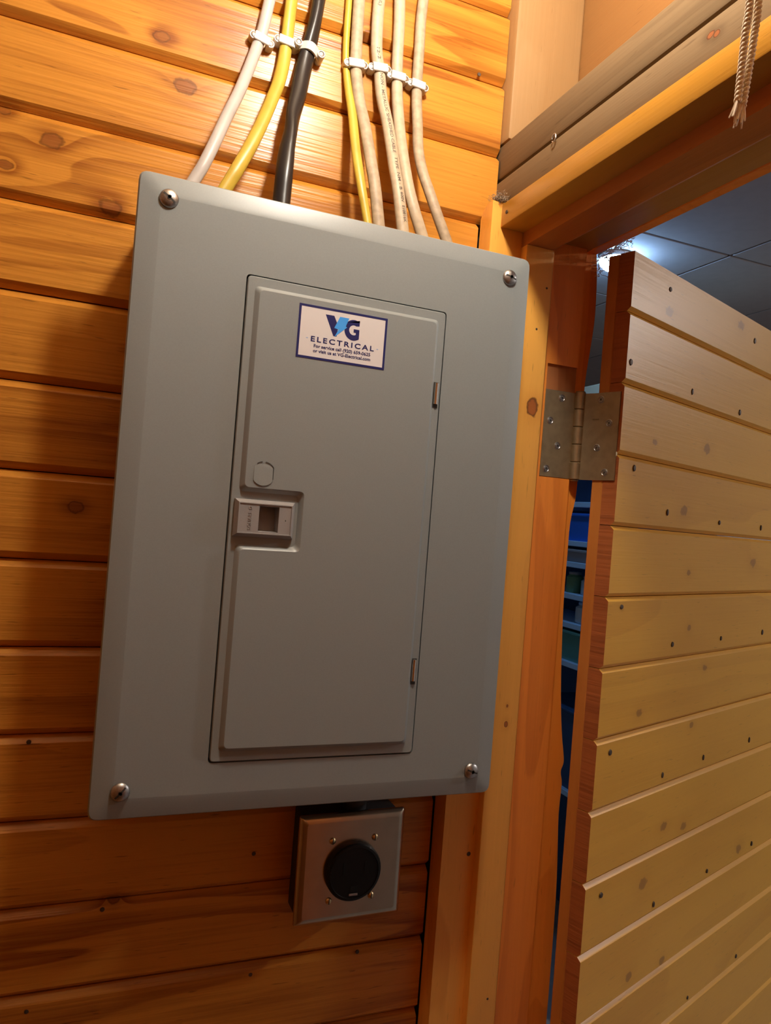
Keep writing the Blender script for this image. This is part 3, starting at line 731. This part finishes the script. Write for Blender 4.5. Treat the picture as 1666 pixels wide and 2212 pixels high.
def make_clip(wide, depth, arch):
    """white nail-on saddle; local frame: x along the strap, -y out of the wall"""
    bm = bmesh.new(); h = 0.0043
    if arch:
        n = 10; out = []; inn = []
        for k in range(n + 1):
            t = -1 + 2 * k / n; yy = -depth + (depth - 0.008) * t * t
            out.append((t * wide, yy)); inn.append((t * wide, yy + 0.0026))
        b_prism(bm, [(x, y, -h) for x, y in out] + [(x, y, -h) for x, y in reversed(inn)], (0, 0, 2 * h))
    else:
        b_box(bm, -wide, wide, -depth, -depth + 0.0028, -h, h, 0.0006)
        for s in (-1, 1): b_box(bm, s * (wide - 0.0012) - 0.0012, s * (wide - 0.0012) + 0.0012, -depth + 0.001, 0, -h, h)
    for s in (-1, 1):
        b_lathe(bm, [(0.0042, 0.0), (0.0042, depth * 0.75), (0.0038, depth * 0.8), (0.0030, depth * 0.8), (0.0030, depth * 0.74), (0.0, depth * 0.74)], (s * (wide + 0.0008), 0, 0), (0, -1, 0), 16)
    return bm
CLIPS = [(0.1078, 0.7450, -13, 0.0082, 0.0122, 0, 'white cable'), (0.1330, 0.7500, -5, 0.0086, 0.0125, 0, 'thick yellow cable'), (0.1563, 0.7480, -12, 0.0118, 0.0190, 1, 'thick black cable'),
         (0.2080, 0.7500, 7, 0.0086, 0.0126, 0, 'dusty beige and thin yellow cables'), (0.2350, 0.7535, 7, 0.0084, 0.0126, 0, 'lettered beige cable'), (0.2563, 0.7505, 1, 0.0082, 0.0126, 0, 'plain ivory cable'), (0.2803, 0.7483, -4, 0.0080, 0.0126, 0, 'rightmost beige cable')]
for x, z, ang, wide, depth, arch, which in CLIPS:
    e = empty('cable_clip', (x, YW, z), local=True); e.rotation_euler = (0, math.radians(-ang), 0)
    tag(e, ('curved ' if arch else '') + 'white plastic clip nailed over the ' + which, 'cable clip', 'white clips holding the cables')
    finish(make_clip(wide, depth, arch), 'strap', WHITEP, e, 0.5)
    for s in (-1, 1):
        lathe('nail', [(0.0029, 0.0), (0.0029, 0.0006), (0.0016, 0.0012), (0.0, 0.0013)], (s * (wide + 0.0008), -depth * 0.74, 0), (0, -1, 0), STEEL, e, 12)

# ------------------------------------------------------------------ lamp with pull cord (just above the frame)
lamp = tag(empty('ceiling_lamp', (LAMP_POS[0], LAMP_POS[1], CEIL_Z)), 'porcelain ceiling lampholder with a lit bare bulb above the panel', 'lamp')
lathe('lampholder', [(0.058, 0.0), (0.058, -0.012), (0.040, -0.030), (0.026, -0.050), (0.024, -0.062), (0.017, -0.062)], (LAMP_POS[0], LAMP_POS[1], CEIL_Z), (0, 0, 1), PORC, lamp, 32)
zb_ = LAMP_POS[2]
lathe('bulb', [(0.0, -0.033), (0.012, -0.0305), (0.022, -0.0245), (0.030, -0.0125), (0.0325, 0.0), (0.030, 0.014), (0.022, 0.034), (0.0145, 0.052), (0.0140, 0.078)], (LAMP_POS[0], LAMP_POS[1], zb_), (0, 0, 1), BULB, lamp, 28, 1.2)
cord = tag(empty('pull_cord', (0.3, -0.349, 0.50)), 'doubled cotton pull cord with frayed ends hanging before the doorway', 'pull cord')
for s, tipz in ((-1, 0.5165), (1, 0.5150)):
    P = [(0.2960 + s * 0.003, -0.349, 1.03), (0.2985 + s * 0.0030, -0.3505, 0.70), (0.3000 + s * 0.0030, -0.3508, 0.58), (0.2998 + s * 0.0032, -0.3498, 0.555), (0.2992 + s * 0.0024, -0.3485, 0.53), (0.2985 + s * 0.0018, -0.348, tipz)]
    pth = catmull(P, 14); bm = bmesh.new()
    for ph in (0, math.pi):
        # resample finely and twist two plies
        fine_ = []
        for i in range(len(pth) - 1):
            for q in range(20): fine_.append(pth[i].lerp(pth[i + 1], q / 20))
        fine_ = [p for p in fine_ if p.z < 0.66]
        L = 0.0; hel = []
        fr = frames(fine_)
        for i, (p, T, N, B) in enumerate(fr):
            if i: L += (p - fine_[i - 1]).length
            a_ = ph + L * 2 * math.pi / 0.0052
            hel.append(p + (N * math.cos(a_) + B * math.sin(a_)) * 0.0007)
        b_sweep(bm, hel, 0.0015, 0.0015, n=6)
    b_sweep(bm, [p for p in pth if p.z > 0.65], 0.0021, 0.0021, n=8)
    st = finish(bm, 'strand', TWINE, cord, 1.2)
    bm = bmesh.new()
    for k in range(9):
        a_ = random.uniform(0, 6.28); r_ = random.uniform(0.001, 0.0035)
        p0 = Vector(P[-1]) + Vector((0, 0, 0.003)); p1 = p0 + Vector((math.cos(a_) * r_ * 0.6 - 0.0008, math.sin(a_) * r_ * 0.6, -0.007)); p2 = p0 + Vector((math.cos(a_) * r_ - 0.0016, math.sin(a_) * r_, -random.uniform(0.010, 0.016)))
        b_sweep(bm, catmull([p0, p1, p2], 4), lambda t: 0.0011 * (1 - 0.6 * t), lambda t: 0.0011 * (1 - 0.6 * t), n=5)
    finish(bm, 'frayed_end', FRAY, st, 1.2)

# ------------------------------------------------------------------ small things on the frame
bm = bmesh.new(); rd = random.Random(11)
for k in range(260):
    a_ = rd.uniform(0, math.pi); rr_ = rd.uniform(0, 1) ** 0.5
    c = Vector((0.3845 + rd.gauss(0, 0.0046), 0.0750 + rd.gauss(0, 0.004), 0.6385 + abs(rd.gauss(0, 0.0034)) - 0.0006))
    q = [c]
    for j in range(4): q.append(q[-1] + Vector((rd.gauss(0, 0.0011), rd.gauss(0, 0.0011), rd.gauss(0, 0.0009))))
    b_sweep(bm, catmull(q, 2), 0.00022, 0.00022, n=4)
tag(finish(bm, 'dust_clump', DUST, None, 1.2), 'fuzzy grey clump of dust caught on top of the side jamb', 'dust', kind='stuff')
bm = bmesh.new()
for k in range(80):
    t = rd.uniform(0, 1) ** 1.4
    c = Vector((0.5235 + 0.002 * t, 0.066 - 0.050 * t + rd.gauss(0, 0.002), 0.6075 - rd.uniform(0, 0.009) * (1 - 0.7 * t)))
    if k > 58: c = Vector((0.5270 + rd.gauss(0, 0.0012), 0.0785 + rd.gauss(0, 0.001), 0.607 - rd.uniform(0, 0.022)))
    q = [c]
    for j in range(4): q.append(q[-1] + Vector((rd.gauss(0, 0.0022), rd.gauss(0, 0.0030), rd.gauss(-0.0004, 0.0016))))
    b_sweep(bm, catmull(q, 3), 0.00034, 0.00034, n=4)
tag(finish(bm, 'cobweb', WEB, None, 1.2), 'wispy pale cobweb in the upper corner of the doorway', 'cobweb', kind='stuff')
lathe('nail', [(0.0022, 0), (0.0022, 0.003), (0.0035, 0.003), (0.0038, 0.0042), (0.0, 0.0050)], (0.4085, 0.0832, 0.7225), (0, -1, 0.15), NAILM, wall_right, 10)
ringp = [Vector((0.3925, -0.0172 + 0.0033 * math.cos(a_ / 12 * 5.6), 0.6705 + 0.0042 * math.sin(a_ / 12 * 5.6))) + Vector((-0.0025, 0, 0)) for a_ in range(13)]
sweep('bent_nail', ringp, 0.0007, 0.0007, STEEL, wall_right, n=6, front=(-1, 0, 0))
lathe('nail', [(0.0020, 0), (0.0020, 0.001), (0.0, 0.0016)], (0.3858, 0.0600, 0.6215), (-1, 0, 0), NAILM, frame, 10)
for x, z in ((0.4362, 0.4997), (0.4405, -0.26), (0.4455, 0.548)):
    lathe('nail', [(0.0014, 0), (0.0012, 0.0003), (0.0, 0.0004)], (x, 0.0610, z), (0, -1, 0), NAILM, frame, 8)
lathe('nail', [(0.0026, 0), (0.0024, 0.0003), (0.0, 0.0004)], (0.4085, 0.0730, -0.0985), (0, -1, 0), NAILM, frame, 9)

WALL_NAILS = [(-0.0540, 0.0377), (0.0231, -0.1284), (-0.0371, -0.2170), (0.1749, -0.2149), (0.2934, -0.2082), (0.1681, -0.0877), (0.3580, 0.7880), (0.3300, 0.6080)]
for x, z in WALL_NAILS:
    lathe('nail', [(0.0023, -0.0004), (0.0021, 0.0006), (0.0, 0.0008)], (x, 0.1000, z), (0, -1, 0), NAILM, wall_back, 8)

# ------------------------------------------------------------------ the room beyond the doorway
RC = 1.165
ceil2 = tag(box('ceiling', 0.44, 3.85, -1.70, 4.10, RC + 0.012, RC + 0.04, GRID), 'grey tiled ceiling of the room beyond the doorway', kind='structure')
TS = 0.527; t0 = None
x_ = 1.760 - 3 * TS
for i in range(7):
    for j in range(11):
        cx, cy = x_ + TS * (i + 0.5), 1.097 - 5 * TS + TS * (j + 0.5)
        if cx - TS / 2 < 0.50 or cx > 3.7 or cy > 4.0: 
            if not (0.2 < cx < 0.52): continue
            if cx < 0.52: continue
        if t0 is None:
            t0 = box('tile', cx - TS / 2 + 0.004, cx + TS / 2 - 0.004, cy - TS / 2 + 0.004, cy + TS / 2 - 0.004, RC, RC + 0.0118, TILE, ceil2, 0.002); tb = t0.location.copy(); tc = (cx, cy)
        else:
            o = t0.copy(); COL.objects.link(o); o.parent = ceil2; o.location = tb + Vector((cx - tc[0], cy - tc[1], 0))
tag(box('wall_far', 0.44, 3.85, 4.05, 4.10, FLOOR_Z, RC + 0.012, PLASTER), 'pale wall at the far end of the next room', kind='structure')
tag(box('wall_side', 3.80, 3.85, -1.70, 4.05, FLOOR_Z, RC + 0.012, PLASTER), 'pale side wall of the next room', kind='structure')
tag(box('wall_near', 0.5035, 3.80, -1.70, -1.65, FLOOR_Z, RC + 0.012, PLASTER), 'pale end wall of the next room', kind='structure')
tag(box('wall_partition', 0.44, 0.5030, 0.1605, 4.05, FLOOR_Z, RC + 0.012, PLASTER), 'partition wall behind the door hinge', kind='structure')

def globe(x, y, mat, label):
    e = tag(empty('ceiling_light', (x, y, RC)), label, 'ceiling light', 'round glass ceiling lights in the next room')
    lathe('base', [(0.050, 0.0), (0.052, -0.002), (0.052, -0.015), (0.025, -0.0152)], (x, y, RC), (0, 0, 1), PORC, e, 28)
    lathe('globe', [(0.0, -0.050), (0.018, -0.0485), (0.034, -0.043), (0.045, -0.034), (0.050, -0.024), (0.049, -0.017), (0.035, -0.0154)], (x, y, RC), (0, 0, 1), mat, e, 32, 1.2)
globe(1.475, 1.285, GLOBEM, 'glowing round cool white ceiling light seen above the hinge gap')
globe(2.70, -0.60, GLOBE2M, 'round ceiling light in the next room in front of the open door')

NAVYC = flat('navy_crate_plastic', (0.03, 0.08, 0.20), rough=0.5)
SX0, SX1, SY0, SY1 = 1.80, 2.10, 1.10, 2.70
shelf = tag(empty('shelving_unit', (1.95, 1.9, FLOOR_Z)), 'tall pale shelving unit glimpsed through the hinge gap', 'shelving unit')
SZ = [0.394, 0.236, 0.150, 0.022, -0.095, -0.250, -0.75]
for z in SZ: box('shelf', SX0, SX1, SY0, SY1, z - 0.022, z, SHELFM, shelf, 0.002)
for y in (SY0 - 0.03, SY1): box('upright', SX0 - 0.005, SX1, y, y + 0.03, FLOOR_Z, 0.80, SHELFM, shelf, 0.002)
box('cornice', SX0 - 0.03, SX1, SY0 - 0.03, SY1 + 0.03, 0.80, 0.855, CREAM, shelf, 0.006)
box('back_panel', SX1, SX1 + 0.012, SY0 - 0.03, SY1 + 0.03, FLOOR_Z, 0.80, NAVYC, shelf)
BLUEB = flat('vivid_blue_plastic', (0.02, 0.16, 0.75), rough=0.35)
TEAL = flat('teal_glass', (0.10, 0.32, 0.30), rough=0.2)
CLEARJ = flat('frosted_jar', (0.45, 0.55, 0.60), rough=0.25)
GREENC = flat('green_label', (0.12, 0.25, 0.12), rough=0.5)
CARD = flat('grey_cardboard', (0.30, 0.31, 0.33), rough=0.8)
def tub(name, y0, y1, z, h, mat, label, cat):
    e = tag(empty(name, (SX0 + 0.12, (y0 + y1) / 2, z)), label, cat)
    bm = bmesh.new()
    a = [(SX0 + 0.02, y0, z), (SX0 + 0.24, y0, z), (SX0 + 0.24, y1, z), (SX0 + 0.02, y1, z)]
    b = [(SX0 + 0.01, y0 - 0.01, z + h), (SX0 + 0.25, y0 - 0.01, z + h), (SX0 + 0.25, y1 + 0.01, z + h), (SX0 + 0.01, y1 + 0.01, z + h)]
    A = [bm.verts.new(p) for p in a]; B = [bm.verts.new(p) for p in b]
    bm.faces.new(A); bm.faces.new(B); bridge(bm, A, B); finish(bm, 'body', mat, e)
    box('lid', SX0 + 0.002, SX0 + 0.258, y0 - 0.018, y1 + 0.018, z + h, z + h + 0.012, mat, e, 0.003)
def jar(x, y, z, r, h, mat, lidm, label):
    e = tag(empty('jar', (x, y, z)), label, 'jar')
    lathe('body', [(r * 0.9, 0.0), (r, 0.006), (r, h * 0.75), (r * 0.7, h * 0.85), (r * 0.7, h * 0.88)], (x, y, z), (0, 0, 1), mat, e, 20)
    lathe('lid', [(r * 0.76, 0), (r * 0.76, h * 0.1), (r * 0.7, h * 0.12)], (x, y, z + h * 0.88), (0, 0, 1), lidm, e, 20)
tub('storage_tub', 1.62, 1.98, 0.236, 0.10, BLUEB, 'vivid blue plastic tub on an upper shelf behind the gap', 'tub')
tub('shoe_box', 1.66, 1.96, 0.150, 0.040, CARD, 'low grey box on the shelf under the blue tub', 'box')
jar(1.86, 1.79, 0.022, 0.035, 0.075, CLEARJ, CARD, 'small frosted jar on the middle shelf behind the gap')
jar(1.86, 1.89, 0.022, 0.035, 0.085, GREENC, CARD, 'green jar beside the frosted one on the middle shelf')
jar(1.87, 1.81, -0.095, 0.045, 0.085, CLEARJ, SHELFM, 'wide frosted jar on the shelf under the green jar')
tub('storage_box', 1.68, 1.98, -0.250, 0.11, TEAL, 'teal box on the lower shelf behind the gap', 'box')
tub('storage_crate', 1.60, 2.05, -0.75, 0.30, NAVYC, 'dark navy crate low in the shelving unit', 'crate')
